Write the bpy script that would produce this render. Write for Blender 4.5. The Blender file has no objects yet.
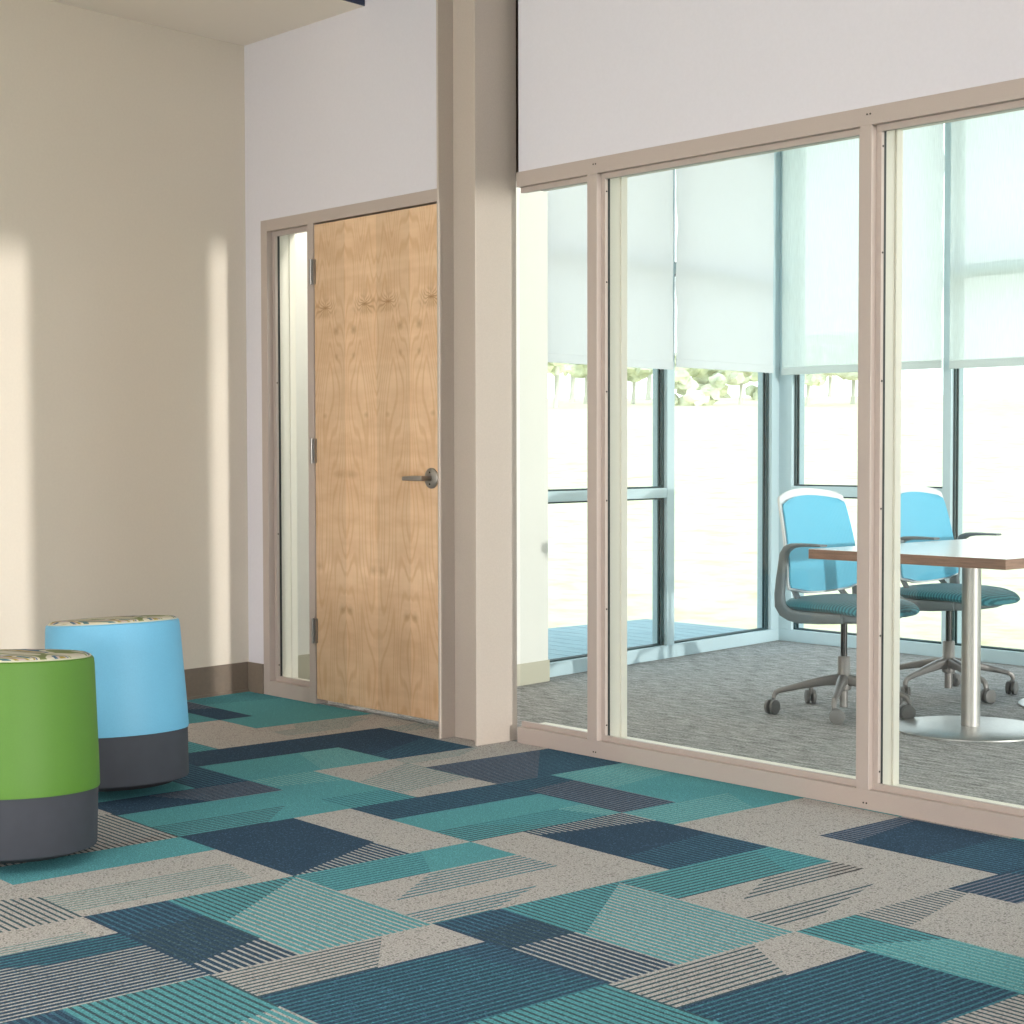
import bpy, bmesh, math, random
from mathutils import Vector, Matrix
random.seed(7)
SC = bpy.context.scene
COL = SC.collection
PI = math.pi

# ------------------------------------------------------------------ helpers
class MB:
    """collects vertices and faces of ONE mesh"""
    def __init__(s): s.v=[]; s.f=[]; s.m=[]
    def add(s, vs, fs, mi=0):
        o=len(s.v); s.v+= [tuple(p) for p in vs]
        for q in fs: s.f.append([i+o for i in q]); s.m.append(mi)
        return s
    def box(s,x0,x1,y0,y1,z0,z1,mi=0):
        v=[(x0,y0,z0),(x1,y0,z0),(x1,y1,z0),(x0,y1,z0),(x0,y0,z1),(x1,y0,z1),(x1,y1,z1),(x0,y1,z1)]
        return s.add(v,[(3,2,1,0),(4,5,6,7),(0,1,5,4),(1,2,6,5),(2,3,7,6),(3,0,4,7)],mi)
    def lathe(s,prof,seg=48,c=(0,0,0),mi=0,axis='z'):
        vs=[];fs=[];n=len(prof)
        for k in range(seg):
            a=2*PI*k/seg
            for r,z in prof:
                p=(r*math.cos(a),r*math.sin(a),z)
                if axis=='y': p=(p[0],p[2],p[1])
                if axis=='x': p=(p[2],p[0],p[1])
                vs.append((p[0]+c[0],p[1]+c[1],p[2]+c[2]))
        for k in range(seg):
            k2=(k+1)%seg
            for j in range(n-1):
                fs.append((k*n+j,k2*n+j,k2*n+j+1,k*n+j+1))
        if prof[0][0]>1e-6: fs.append([k*n for k in range(seg)][::-1])
        if prof[-1][0]>1e-6: fs.append([k*n+n-1 for k in range(seg)])
        return s.add(vs,fs,mi)
    def sweep(s,pts,secs,side=None,round_=0.35,n=12,mi=0):
        """tube along pts; secs = (half width, half height) per point; side = fixed sideways vector"""
        vs=[];fs=[];N=len(pts); P=[Vector(p) for p in pts]
        for i in range(N):
            t=(P[min(i+1,N-1)]-P[max(i-1,0)]).normalized()
            sd=Vector(side) if side else t.cross(Vector((0,0,1)))
            if sd.length<1e-5: sd=Vector((1,0,0))
            sd=(sd-t*sd.dot(t)).normalized(); up=sd.cross(t)
            w,h=secs[i] if isinstance(secs,list) else secs
            for k in range(n):
                a=2*PI*(k+.5)/n; ca,sa=math.cos(a),math.sin(a)
                x=math.copysign(abs(ca)**round_,ca); y=math.copysign(abs(sa)**round_,sa)
                vs.append(P[i]+sd*(w*x)+up*(h*y))
        for i in range(N-1):
            for k in range(n):
                k2=(k+1)%n
                fs.append((i*n+k,i*n+k2,(i+1)*n+k2,(i+1)*n+k))
        fs.append(list(range(n))[::-1]); fs.append([(N-1)*n+k for k in range(n)])
        return s.add(vs,fs,mi)
    def pillow(s,cx,cy,ax,ay,prof,ex=4,seg=64,bow=None,mi=0):
        """stack of superellipse rings; prof = (scale, z)"""
        vs=[];fs=[];n=len(prof)
        for k in range(seg):
            a=2*PI*k/seg; ca,sa=math.cos(a),math.sin(a)
            q=(abs(ca)**ex+abs(sa)**ex)**(-1/ex)
            for r,z in prof:
                x=ax*r*q*ca; y=ay*r*q*sa
                vs.append((cx+x,cy+y,z+(bow(x,y) if bow else 0)))
        for k in range(seg):
            k2=(k+1)%seg
            for j in range(n-1): fs.append((k*n+j,k2*n+j,k2*n+j+1,k*n+j+1))
        fs.append([k*n for k in range(seg)][::-1]); fs.append([k*n+n-1 for k in range(seg)])
        return s.add(vs,fs,mi)
    def sheet(s,fn,nu,nv,th,mi=0):
        """curved panel: fn(u,v)->(point, normal) with u,v in 0..1; closed with thickness th"""
        vs=[];fs=[]
        for side in (0,1):
            for j in range(nv+1):
                for i in range(nu+1):
                    p,nr=fn(i/nu,j/nv); vs.append(Vector(p)-Vector(nr)*(th*side))
        W=nu+1; off=W*(nv+1)
        for j in range(nv):
            for i in range(nu):
                a=j*W+i; fs.append((a,a+1,a+W+1,a+W)); fs.append((off+a+W,off+a+W+1,off+a+1,off+a))
        for i in range(nu):
            fs.append((i+1,i,off+i,off+i+1)); a=nv*W+i; fs.append((a,a+1,off+a+1,off+a))
        for j in range(nv):
            a=j*W; fs.append((a,a+W,off+a+W,off+a)); a=j*W+nu; fs.append((a+W,a,off+a,off+a+W))
        return s.add(vs,fs,mi)

def obj(name, mb, mats, parent=None, smooth=False, bevel=0, weld=False, loc=None, rotz=0):
    me=bpy.data.meshes.new(name); bm=bmesh.new()
    vs=[bm.verts.new(p) for p in mb.v]; bm.verts.ensure_lookup_table()
    for q,mi in zip(mb.f,mb.m):
        try:
            f=bm.faces.new([vs[i] for i in q]); f.material_index=mi
        except ValueError: pass
    if weld: bmesh.ops.remove_doubles(bm,verts=bm.verts,dist=1e-6)
    if bevel:
        bmesh.ops.recalc_face_normals(bm,faces=bm.faces)
        ed=[e for e in bm.edges if len(e.link_faces)==2 and e.calc_face_angle(0)>.6]
        bmesh.ops.bevel(bm,geom=ed,offset=bevel,segments=2,affect='EDGES',profile=.5)
    bmesh.ops.recalc_face_normals(bm,faces=bm.faces)
    for f in bm.faces: f.smooth=smooth
    bm.to_mesh(me); bm.free()
    if smooth:
        me.set_sharp_from_angle(angle=math.radians(40))
    for m in (mats if isinstance(mats,(list,tuple)) else [mats]): me.materials.append(m)
    o=bpy.data.objects.new(name,me); COL.objects.link(o)
    if parent: o.parent=parent
    if loc: o.location=loc
    if rotz: o.rotation_euler=(0,0,rotz)
    return o
def empty(name,loc=(0,0,0),rotz=0,parent=None):
    o=bpy.data.objects.new(name,None); COL.objects.link(o); o.location=loc; o.rotation_euler=(0,0,rotz)
    o.empty_display_size=.1
    if parent: o.parent=parent
    return o
def tag(o,label,cat,group=None,kind=None):
    o['label']=label; o['category']=cat
    if group: o['group']=group
    if kind: o['kind']=kind
    return o
def copy_tree(o,parent=None):
    c=o.copy(); COL.objects.link(c)
    if parent: c.parent=parent
    for ch in list(o.children): copy_tree(ch,c)
    return c

# ------------------------------------------------------------------ materials
def lin(r,g,b): 
    f=lambda c:(c/255/12.92) if c/255<=.04045 else ((c/255+.055)/1.055)**2.4
    return (f(r),f(g),f(b),1)
def nm(name):
    m=bpy.data.materials.new(name); m.use_nodes=True
    nt=m.node_tree; b=nt.nodes['Principled BSDF']; return m,nt,b
def N(nt,t,**kw):
    n=nt.nodes.new(t)
    for k,v in kw.items(): setattr(n,k,v)
    return n
def mat(name,col,rough=.6,metal=0,noise=0,nscale=40,bump=0,bscale=None,spec=.5,stretch=None,coat=0):
    m,nt,b=nm(name); b.inputs['Roughness'].default_value=rough; b.inputs['Metallic'].default_value=metal
    b.inputs['Specular IOR Level'].default_value=spec; b.inputs['Base Color'].default_value=col
    if coat: b.inputs['Coat Weight'].default_value=coat
    if noise or bump:
        tc=N(nt,'ShaderNodeTexCoord'); mp=N(nt,'ShaderNodeMapping'); nt.links.new(tc.outputs['Object'],mp.inputs[0])
        if stretch: mp.inputs['Scale'].default_value=stretch
        nz=N(nt,'ShaderNodeTexNoise'); nz.inputs['Scale'].default_value=nscale; nz.inputs['Detail'].default_value=4
        nt.links.new(mp.outputs[0],nz.inputs['Vector'])
    if noise:
        mx=N(nt,'ShaderNodeMix',data_type='RGBA')
        c=Vector(col[:3]); mx.inputs[6].default_value=(*(c*(1-noise)),1); mx.inputs[7].default_value=(*[min(1,x) for x in c*(1+noise)],1)
        rp=N(nt,'ShaderNodeMapRange'); rp.inputs[1].default_value=.3; rp.inputs[2].default_value=.7
        nt.links.new(nz.outputs['Fac'],rp.inputs[0]); nt.links.new(rp.outputs[0],mx.inputs[0]); nt.links.new(mx.outputs[2],b.inputs['Base Color'])
    if bump:
        nz2=N(nt,'ShaderNodeTexNoise'); nz2.inputs['Scale'].default_value=bscale or nscale; nz2.inputs['Detail'].default_value=3
        nt.links.new(mp.outputs[0],nz2.inputs['Vector'])
        bp=N(nt,'ShaderNodeBump'); bp.inputs['Strength'].default_value=bump; bp.inputs['Distance'].default_value=.003
        nt.links.new(nz2.outputs['Fac'],bp.inputs['Height']); nt.links.new(bp.outputs[0],b.inputs['Normal'])
    return m
M={}
M['beige']=mat('beige_wall_paint',(.70,.63,.54,1),.75,noise=.015,nscale=90,bump=.08,bscale=300,spec=.2)
M['soffit']=mat('cream_soffit_paint',(.88,.80,.71,1),.8,spec=.2)
M['white']=mat('white_wall_paint',(.68,.65,.695,1),.75,noise=.012,nscale=90,bump=.06,bscale=300,spec=.2)
M['ceiling']=mat('ceiling_paint',(.80,.79,.77,1),.9,spec=.1)
M['navy_paint']=mat('navy_paint',(.018,.03,.07,1),.5)
M['taupe']=mat('taupe_frame_paint',(.45,.375,.335,1),.42,noise=.02,nscale=300,spec=.4)
M['column']=mat('taupe_column_paint',(.48,.41,.355,1),.5,noise=.04,nscale=220,bump=.15,bscale=400,spec=.4)
M['base_brown']=mat('brown_vinyl_base',(.20,.155,.12,1),.5,noise=.05,nscale=60)
M['base_beige']=mat('beige_vinyl_base',(.50,.47,.37,1),.5)
M['office_wall']=mat('office_wall_paint',(.76,.75,.70,1),.75,spec=.2)
M['lit_jamb']=mat('window_lit_frame_tone',(.86,.81,.72,1),.5)  # frame taupe lightened to cream, window light put into the colour
M['gasket']=mat('black_gasket',(.012,.014,.014,1),.5)
M['alu']=mat('pale_blue_aluminium',(.50,.63,.68,1),.35,noise=.02,nscale=200,spec=.5)
M['alu_gasket']=mat('window_gasket',(.02,.05,.055,1),.5)
M['steel']=mat('brushed_steel',(.46,.44,.42,1),.5,metal=1,noise=.08,nscale=60,stretch=(1,1,.02))
M['satin_nickel']=mat('satin_nickel',(.33,.32,.31,1),.34,metal=1)
M['plate_steel']=mat('brushed_steel_plate',(.60,.59,.57,1),.38,metal=1,noise=.06,nscale=80)
M['screw']=mat('dark_screw',(.03,.025,.02,1),.4,metal=.5)
M['laminate']=mat('white_laminate',(.80,.84,.86,1),.22,spec=.5)
M['wood_edge']=mat('walnut_table_edge',(.23,.125,.085,1),.45,noise=.25,nscale=30,stretch=(.3,.3,6))
M['chair_grey']=mat('grey_chair_plastic',(.135,.16,.17,1),.45)
M['chair_base']=mat('warm_grey_chair_base',(.22,.205,.195,1),.38,metal=.35)
M['chair_white']=mat('pale_chair_frame',(.70,.72,.73,1),.4)
M['caster']=mat('grey_caster',(.13,.125,.12,1),.5)
M['black_metal']=mat('black_gas_lift',(.012,.012,.014,1),.3)
M['stool_base']=mat('charcoal_stool_base',(.030,.033,.043,1),.8,noise=.06,nscale=25)
M['foot_rubber']=mat('black_rubber_foot',(.012,.013,.016,1),.7)
M['stool_green']=mat('green_stool_shell',(.066,.170,.012,1),.6,noise=.03,nscale=220,bump=.05,bscale=500)
M['stool_blue']=mat('sky_blue_stool_shell',(.11,.335,.50,1),.58,noise=.03,nscale=220,bump=.05,bscale=500)
M['piping']=mat('cream_piping',(.45,.42,.32,1),.8)
M['roller']=mat('shade_roller_metal',(.6,.62,.62,1),.4)
M['deck']=mat('weathered_deck_boards',(.24,.36,.40,1),.8,noise=.2,nscale=12,stretch=(.4,6,1))
M['bark']=mat('pale_bark',(.62,.60,.52,1),.9)
M['leaf']=mat('sunlit_leaves',(.70,.76,.50,1),.8,noise=.5,nscale=1.2)
M['leaf_dry']=mat('dry_leaves',(.80,.78,.56,1),.8,noise=.4,nscale=1.2)
M['building']=mat('pale_building',(.62,.66,.66,1),.8)
M['building_dark']=mat('pale_building_band',(.42,.48,.50,1),.7)

def mesh_fabric(name,c1,c2,scale,rot=(0,0,0),dist=0,rough=.85):
    m,nt,b=nm(name); tc=N(nt,'ShaderNodeTexCoord'); mp=N(nt,'ShaderNodeMapping')
    mp.inputs['Rotation'].default_value=rot
    nt.links.new(tc.outputs['Object'],mp.inputs[0])
    w=N(nt,'ShaderNodeTexWave'); w.inputs['Scale'].default_value=scale; w.inputs['Distortion'].default_value=dist
    w.inputs['Detail'].default_value=1; w.inputs['Detail Scale'].default_value=2
    nt.links.new(mp.outputs[0],w.inputs['Vector'])
    r=N(nt,'ShaderNodeValToRGB'); r.color_ramp.elements[0].color=c1; r.color_ramp.elements[1].color=c2
    r.color_ramp.elements[0].position=.35; r.color_ramp.elements[1].position=.65
    nt.links.new(w.outputs['Fac'],r.inputs[0]); nt.links.new(r.outputs[0],b.inputs['Base Color'])
    b.inputs['Roughness'].default_value=rough; b.inputs['Specular IOR Level'].default_value=.2
    b.inputs['Sheen Weight'].default_value=.2
    return m
M['seat_fabric']=mesh_fabric('teal_seat_fabric',(.025,.115,.145,1),(.06,.235,.285,1),22,rot=(0,0,.0),dist=1.5)
M['back_fabric']=mesh_fabric('sky_blue_mesh',(.115,.42,.60,1),(.155,.50,.68,1),40,rot=(0,0,1.57))

def carpet_mat(name,col,var=.28,dark=.6):
    m,nt,b=nm(name); b.inputs['Roughness'].default_value=.95; b.inputs['Specular IOR Level'].default_value=.08
    tc=N(nt,'ShaderNodeTexCoord')
    n1=N(nt,'ShaderNodeTexNoise'); n1.inputs['Scale'].default_value=230; n1.inputs['Detail'].default_value=2
    nt.links.new(tc.outputs['Object'],n1.inputs['Vector'])
    mr=N(nt,'ShaderNodeMapRange'); mr.inputs[1].default_value=.36; mr.inputs[2].default_value=.64
    nt.links.new(n1.outputs['Fac'],mr.inputs[0])
    c=Vector(col[:3])
    mx=N(nt,'ShaderNodeMix',data_type='RGBA')
    mx.inputs[6].default_value=(*(c*(1-var)),1); mx.inputs[7].default_value=(*[min(1,v) for v in (c*(1+var)+Vector((.012,.012,.012)))],1)
    nt.links.new(mr.outputs[0],mx.inputs[0])
    # loose dark tufts
    v=N(nt,'ShaderNodeTexVoronoi'); v.inputs['Scale'].default_value=190
    nt.links.new(tc.outputs['Object'],v.inputs['Vector'])
    sp=N(nt,'ShaderNodeSeparateColor'); nt.links.new(v.outputs['Color'],sp.inputs[0])
    gt=N(nt,'ShaderNodeMath',operation='GREATER_THAN'); gt.inputs[1].default_value=.88
    nt.links.new(sp.outputs[0],gt.inputs[0])
    mx2=N(nt,'ShaderNodeMix',data_type='RGBA',blend_type='MULTIPLY'); mx2.inputs[7].default_value=(dark,dark,dark,1)
    nt.links.new(gt.outputs[0],mx2.inputs[0]); nt.links.new(mx.outputs[2],mx2.inputs[6])
    nt.links.new(mx2.outputs[2],b.inputs['Base Color'])
    bp=N(nt,'ShaderNodeBump'); bp.inputs['Strength'].default_value=.5; bp.inputs['Distance'].default_value=.004
    nt.links.new(n1.outputs['Fac'],bp.inputs['Height']); nt.links.new(bp.outputs[0],b.inputs['Normal'])
    return m
CARPET={
 'N':(.028,.060,.102,1),'T':(.085,.285,.315,1),'G':(.42,.395,.375,1),'D':(.045,.085,.105,1),
 'W':(.40,.40,.385,1),'K':(.045,.16,.20,1),'A':(.20,.40,.40,1),'P':(.16,.17,.21,1),'E':(.17,.28,.28,1),'B':(.045,.125,.18,1)}
CK=list(CARPET); CM=[carpet_mat('carpet_'+n,CARPET[k],dark={'N':1.6,'B':1.4,'D':1.6,'K':1.4,'T':1.25,'P':1.3}.get(k,.6)) for k,n in zip(CK,['navy','teal','grey','charcoal','silver','deep_teal','aqua','plum_grey','sage','blue'])]

def office_carpet():
    m,nt,b=nm('heathered_grey_carpet'); b.inputs['Roughness'].default_value=.95; b.inputs['Specular IOR Level'].default_value=.08
    tc=N(nt,'ShaderNodeTexCoord'); mp=N(nt,'ShaderNodeMapping'); mp.inputs['Scale'].default_value=(9,48,1)
    nt.links.new(tc.outputs['Object'],mp.inputs[0])
    n1=N(nt,'ShaderNodeTexNoise'); n1.inputs['Scale'].default_value=1; n1.inputs['Detail'].default_value=5; n1.inputs['Roughness'].default_value=.75
    nt.links.new(mp.outputs[0],n1.inputs['Vector'])
    n2=N(nt,'ShaderNodeTexNoise'); n2.inputs['Scale'].default_value=110; nt.links.new(tc.outputs['Object'],n2.inputs['Vector'])
    ad=N(nt,'ShaderNodeMix',data_type='FLOAT'); ad.inputs[0].default_value=.35
    nt.links.new(n1.outputs['Fac'],ad.inputs[2]); nt.links.new(n2.outputs['Fac'],ad.inputs[3])
    r=N(nt,'ShaderNodeValToRGB'); r.color_ramp.elements[0].position=.40; r.color_ramp.elements[1].position=.60
    r.color_ramp.elements[0].color=(.14,.137,.134,1); r.color_ramp.elements[1].color=(.47,.46,.45,1)
    nt.links.new(ad.outputs[0],r.inputs[0]); nt.links.new(r.outputs[0],b.inputs['Base Color'])
    return m
M['office_carpet']=office_carpet()

def glass(name,tint,refl=.9):
    m,nt,b=nm(name); nt.nodes.remove(b); out=nt.nodes['Material Output']
    t=N(nt,'ShaderNodeBsdfTransparent'); t.inputs[0].default_value=tint
    g=N(nt,'ShaderNodeBsdfGlossy'); g.inputs['Roughness'].default_value=.0; g.inputs[0].default_value=(refl,refl,refl,1)
    lw=N(nt,'ShaderNodeLayerWeight'); lw.inputs[0].default_value=.5
    pw=N(nt,'ShaderNodeMath',operation='POWER'); pw.inputs[1].default_value=5; nt.links.new(lw.outputs['Facing'],pw.inputs[0])
    fr=N(nt,'ShaderNodeMath',operation='MULTIPLY_ADD'); fr.inputs[1].default_value=.8; fr.inputs[2].default_value=.03; nt.links.new(pw.outputs[0],fr.inputs[0])
    mx=N(nt,'ShaderNodeMixShader'); nt.links.new(fr.outputs[0],mx.inputs[0]); nt.links.new(t.outputs[0],mx.inputs[1]); nt.links.new(g.outputs[0],mx.inputs[2])
    nt.links.new(mx.outputs[0],out.inputs[0]); return m
M['glass']=glass('clear_partition_glass',(.97,.985,.975,1),.5)
M['glass_ext']=glass('window_glass',(.95,.98,.985,1),.5)

def shade_mat(name,col,trans,thru):
    m,nt,b=nm(name); nt.nodes.remove(b); out=nt.nodes['Material Output']
    d=N(nt,'ShaderNodeBsdfDiffuse'); d.inputs[0].default_value=col
    t=N(nt,'ShaderNodeBsdfTranslucent'); t.inputs[0].default_value=col
    p=N(nt,'ShaderNodeBsdfTransparent')
    m1=N(nt,'ShaderNodeMixShader'); m1.inputs[0].default_value=trans
    nt.links.new(d.outputs[0],m1.inputs[1]); nt.links.new(t.outputs[0],m1.inputs[2])
    # fine weave: tiny openings
    tc=N(nt,'ShaderNodeTexCoord'); mp=N(nt,'ShaderNodeMapping'); mp.inputs['Scale'].default_value=(300,300,12)
    nt.links.new(tc.outputs['Object'],mp.inputs[0])
    nz=N(nt,'ShaderNodeTexNoise'); nz.inputs['Scale'].default_value=1; nt.links.new(mp.outputs[0],nz.inputs['Vector'])
    mr=N(nt,'ShaderNodeMapRange'); mr.inputs[1].default_value=.3; mr.inputs[2].default_value=.7
    mr.inputs[3].default_value=thru*.8; mr.inputs[4].default_value=thru*1.2; nt.links.new(nz.outputs['Fac'],mr.inputs[0])
    m2=N(nt,'ShaderNodeMixShader'); nt.links.new(mr.outputs[0],m2.inputs[0])
    nt.links.new(m1.outputs[0],m2.inputs[1]); nt.links.new(p.outputs[0],m2.inputs[2]); nt.links.new(m2.outputs[0],out.inputs[0])
    return m
M['shade']=shade_mat('white_shade_fabric',(.80,.82,.84,1),.45,.10)
M['shade_open']=shade_mat('sheer_shade_fabric',(.86,.925,.92,1),.55,.32)
M['hem']=shade_mat('shade_hem_fabric',(.74,.80,.80,1),.35,.06)

def wood_door():
    m,nt,b=nm('birch_veneer'); L=nt.links.new
    b.inputs['Roughness'].default_value=.38; b.inputs['Coat Weight'].default_value=.15; b.inputs['Coat Roughness'].default_value=.25
    tc=N(nt,'ShaderNodeTexCoord'); sx=N(nt,'ShaderNodeSeparateXYZ'); L(tc.outputs['Object'],sx.inputs[0])
    # veneer leaves are book-matched: mirror x about every seam
    pp=N(nt,'ShaderNodeMath',operation='PINGPONG'); pp.inputs[1].default_value=.2285; 
    ofs=N(nt,'ShaderNodeMath',operation='ADD'); ofs.inputs[1].default_value=.0; L(sx.outputs[0],ofs.inputs[0]); L(ofs.outputs[0],pp.inputs[0])
    lf=N(nt,'ShaderNodeMath',operation='DIVIDE'); lf.inputs[1].default_value=.2285; L(ofs.outputs[0],lf.inputs[0])
    fl=N(nt,'ShaderNodeMath',operation='FLOOR'); L(lf.outputs[0],fl.inputs[0])
    cb=N(nt,'ShaderNodeCombineXYZ'); L(pp.outputs[0],cb.inputs[0]); L(sx.outputs[2],cb.inputs[2])
    # cathedral grain
    mp=N(nt,'ShaderNodeMapping'); mp.inputs['Scale'].default_value=(1,1,.16); L(cb.outputs[0],mp.inputs[0])
    w=N(nt,'ShaderNodeTexNoise'); w.inputs['Scale'].default_value=5.5; w.inputs['Detail'].default_value=1; L(mp.outputs[0],w.inputs['Vector'])
    ml=N(nt,'ShaderNodeMath',operation='MULTIPLY'); ml.inputs[1].default_value=150; L(w.outputs['Fac'],ml.inputs[0])
    sn=N(nt,'ShaderNodeMath',operation='SINE'); L(ml.outputs[0],sn.inputs[0])
    g1=N(nt,'ShaderNodeMapRange'); g1.inputs[1].default_value=.3; g1.inputs[2].default_value=1; g1.inputs[3].default_value=0; g1.inputs[4].default_value=.45; L(sn.outputs[0],g1.inputs[0])
    # cross flame figure
    mp2=N(nt,'ShaderNodeMapping'); mp2.inputs['Scale'].default_value=(4,1,14); L(cb.outputs[0],mp2.inputs[0])
    n2=N(nt,'ShaderNodeTexNoise'); n2.inputs['Scale'].default_value=1; n2.inputs['Detail'].default_value=3; L(mp2.outputs[0],n2.inputs['Vector'])
    # fine fibre
    mp3=N(nt,'ShaderNodeMapping'); mp3.inputs['Scale'].default_value=(220,1,5); L(cb.outputs[0],mp3.inputs[0])
    n3=N(nt,'ShaderNodeTexNoise'); n3.inputs['Scale'].default_value=1; L(mp3.outputs[0],n3.inputs['Vector'])
    r=N(nt,'ShaderNodeValToRGB'); e=r.color_ramp.elements
    e[0].position=.25; e[0].color=(.66,.42,.245,1); e[1].position=.75; e[1].color=(.82,.58,.38,1)
    L(n2.outputs['Fac'],r.inputs[0])
    mx=N(nt,'ShaderNodeMix',data_type='RGBA'); mx.inputs[7].default_value=(.58,.325,.15,1)
    L(g1.outputs[0],mx.inputs[0]); L(r.outputs[0],mx.inputs[6])
    mxf=N(nt,'ShaderNodeMix',data_type='RGBA',blend_type='MULTIPLY'); mxf.inputs[0].default_value=.35
    rf=N(nt,'ShaderNodeMapRange'); rf.inputs[3].default_value=.6; rf.inputs[4].default_value=1.25; L(n3.outputs['Fac'],rf.inputs[0])
    L(mx.outputs[2],mxf.inputs[6]); L(rf.outputs[0],mxf.inputs[7])
    # alternate leaves a little darker
    md=N(nt,'ShaderNodeMath',operation='PINGPONG'); md.inputs[1].default_value=1; L(fl.outputs[0],md.inputs[0])
    al=N(nt,'ShaderNodeMapRange'); al.inputs[3].default_value=.93; al.inputs[4].default_value=1.05; L(md.outputs[0],al.inputs[0])
    mxa=N(nt,'ShaderNodeMix',data_type='RGBA',blend_type='MULTIPLY'); mxa.inputs[0].default_value=1
    L(mxf.outputs[2],mxa.inputs[6]); L(al.outputs[0],mxa.inputs[7])
    last=mxa.outputs[2]
    # knots (in mirrored leaf coordinates)
    for (kx,kz,rx,rz,s) in ((.085,1.765,.115,.058,.9),(.085,1.765,.034,.010,.95),(.165,1.66,.022,.024,.55),(.165,1.545,.018,.018,.4),(.075,1.29,.02,.016,.4),(.03,.62,.035,.03,.42),(.20,.44,.03,.03,.5),(.19,1.03,.05,.02,.3)):
        v=N(nt,'ShaderNodeVectorMath',operation='SUBTRACT'); v.inputs[1].default_value=(kx,0,kz); L(cb.outputs[0],v.inputs[0])
        sc=N(nt,'ShaderNodeVectorMath',operation='MULTIPLY'); sc.inputs[1].default_value=(1/rx,0,1/rz); L(v.outputs[0],sc.inputs[0])
        ln=N(nt,'ShaderNodeVectorMath',operation='LENGTH'); L(sc.outputs[0],ln.inputs[0])
        wob=N(nt,'ShaderNodeMath',operation='MULTIPLY_ADD'); wob.inputs[1].default_value=1.1; L(n2.outputs['Fac'],wob.inputs[0]); L(ln.outputs['Value'],wob.inputs[2])
        q=N(nt,'ShaderNodeMapRange'); q.inputs[1].default_value=1.6; q.inputs[2].default_value=.5; q.inputs[3].default_value=0; q.inputs[4].default_value=s; L(wob.outputs[0],q.inputs[0])
        fac=q.outputs[0]
        if rx>.1:
            vs_=N(nt,'ShaderNodeSeparateXYZ'); L(v.outputs[0],vs_.inputs[0])
            at=N(nt,'ShaderNodeMath',operation='ARCTAN2'); L(vs_.outputs[2],at.inputs[0]); L(vs_.outputs[0],at.inputs[1])
            am=N(nt,'ShaderNodeMath',operation='MULTIPLY_ADD'); am.inputs[1].default_value=17; L(at.outputs[0],am.inputs[0]); L(ml.outputs[0],am.inputs[2])
            si=N(nt,'ShaderNodeMath',operation='SINE'); L(am.outputs[0],si.inputs[0])
            ry=N(nt,'ShaderNodeMapRange'); ry.inputs[1].default_value=-.6; ry.inputs[2].default_value=1; ry.inputs[3].default_value=.15; ry.inputs[4].default_value=1; L(si.outputs[0],ry.inputs[0])
            pm=N(nt,'ShaderNodeMath',operation='MULTIPLY'); L(ry.outputs[0],pm.inputs[0]); L(fac,pm.inputs[1]); fac=pm.outputs[0]
        k=N(nt,'ShaderNodeMix',data_type='RGBA'); k.inputs[7].default_value=(.30,.14,.04,1); L(fac,k.inputs[0]); L(last,k.inputs[6]); last=k.outputs[2]
    L(last,b.inputs['Base Color']); return m
M['door']=wood_door()

def pattern_fabric():
    m,nt,b=nm('patterned_cushion_fabric'); L=nt.links.new
    tc=N(nt,'ShaderNodeTexCoord'); mp=N(nt,'ShaderNodeMapping'); mp.inputs['Scale'].default_value=(2.0,5.5,3); mp.inputs['Rotation'].default_value=(0,0,.9)
    L(tc.outputs['Object'],mp.inputs[0])
    n=N(nt,'ShaderNodeTexNoise'); n.inputs['Scale'].default_value=2.0; n.inputs['Detail'].default_value=0; n.inputs['Distortion'].default_value=.6; L(mp.outputs[0],n.inputs['Vector'])
    r=N(nt,'ShaderNodeValToRGB'); r.color_ramp.interpolation='CONSTANT'; e=r.color_ramp.elements
    cols=[(0,(.50,.46,.33)),(.34,(.05,.13,.15)),(.40,(.50,.46,.36)),(.44,(.26,.20,.03)),(.48,(.42,.33,.30)),(.51,(.04,.10,.16)),(.55,(.52,.48,.38)),(.59,(.14,.17,.05)),(.65,(.46,.42,.33))]
    e[0].color=(*cols[0][1],1); e[1].position=cols[1][0]; e[1].color=(*cols[1][1],1)
    for p,c in cols[2:]:
        q=e.new(p); q.color=(*c,1)
    L(n.outputs['Fac'],r.inputs[0]); L(r.outputs[0],b.inputs['Base Color']); b.inputs['Roughness'].default_value=.9
    return m
M['pattern']=pattern_fabric()

def field_mat():
    m,nt,b=nm('dry_grass_field'); L=nt.links.new; b.inputs['Roughness'].default_value=1; b.inputs['Specular IOR Level'].default_value=0
    tc=N(nt,'ShaderNodeTexCoord'); mp=N(nt,'ShaderNodeMapping'); mp.inputs['Scale'].default_value=(2.2,2.2,.5); L(tc.outputs['Object'],mp.inputs[0])
    n=N(nt,'ShaderNodeTexNoise'); n.inputs['Scale'].default_value=1; n.inputs['Detail'].default_value=8; n.inputs['Roughness'].default_value=.7; L(mp.outputs[0],n.inputs['Vector'])
    r=N(nt,'ShaderNodeValToRGB'); e=r.color_ramp.elements
    e[0].position=.28; e[0].color=(.64,.58,.30,1); e[1].position=.55; e[1].color=(.75,.705,.52,1)
    L(n.outputs['Fac'],r.inputs[0]); L(r.outputs[0],b.inputs['Base Color']); return m
M['field']=field_mat()

# ------------------------------------------------------------------ layout constants (metres)
Y0=4.370                     # face of the glazed partition and door wall
T=-0.1442                    # the end wall of the building is not square to the partition
TH=math.atan(-T)             # its rotation about z
XL=-6.8414; XW=-6.042; YW=7.90
NB=math.sqrt(1+T*T)
def Lb(y): return (y-Y0)*NB          # distance along the end wall for a given y
CEIL=3.62

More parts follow.
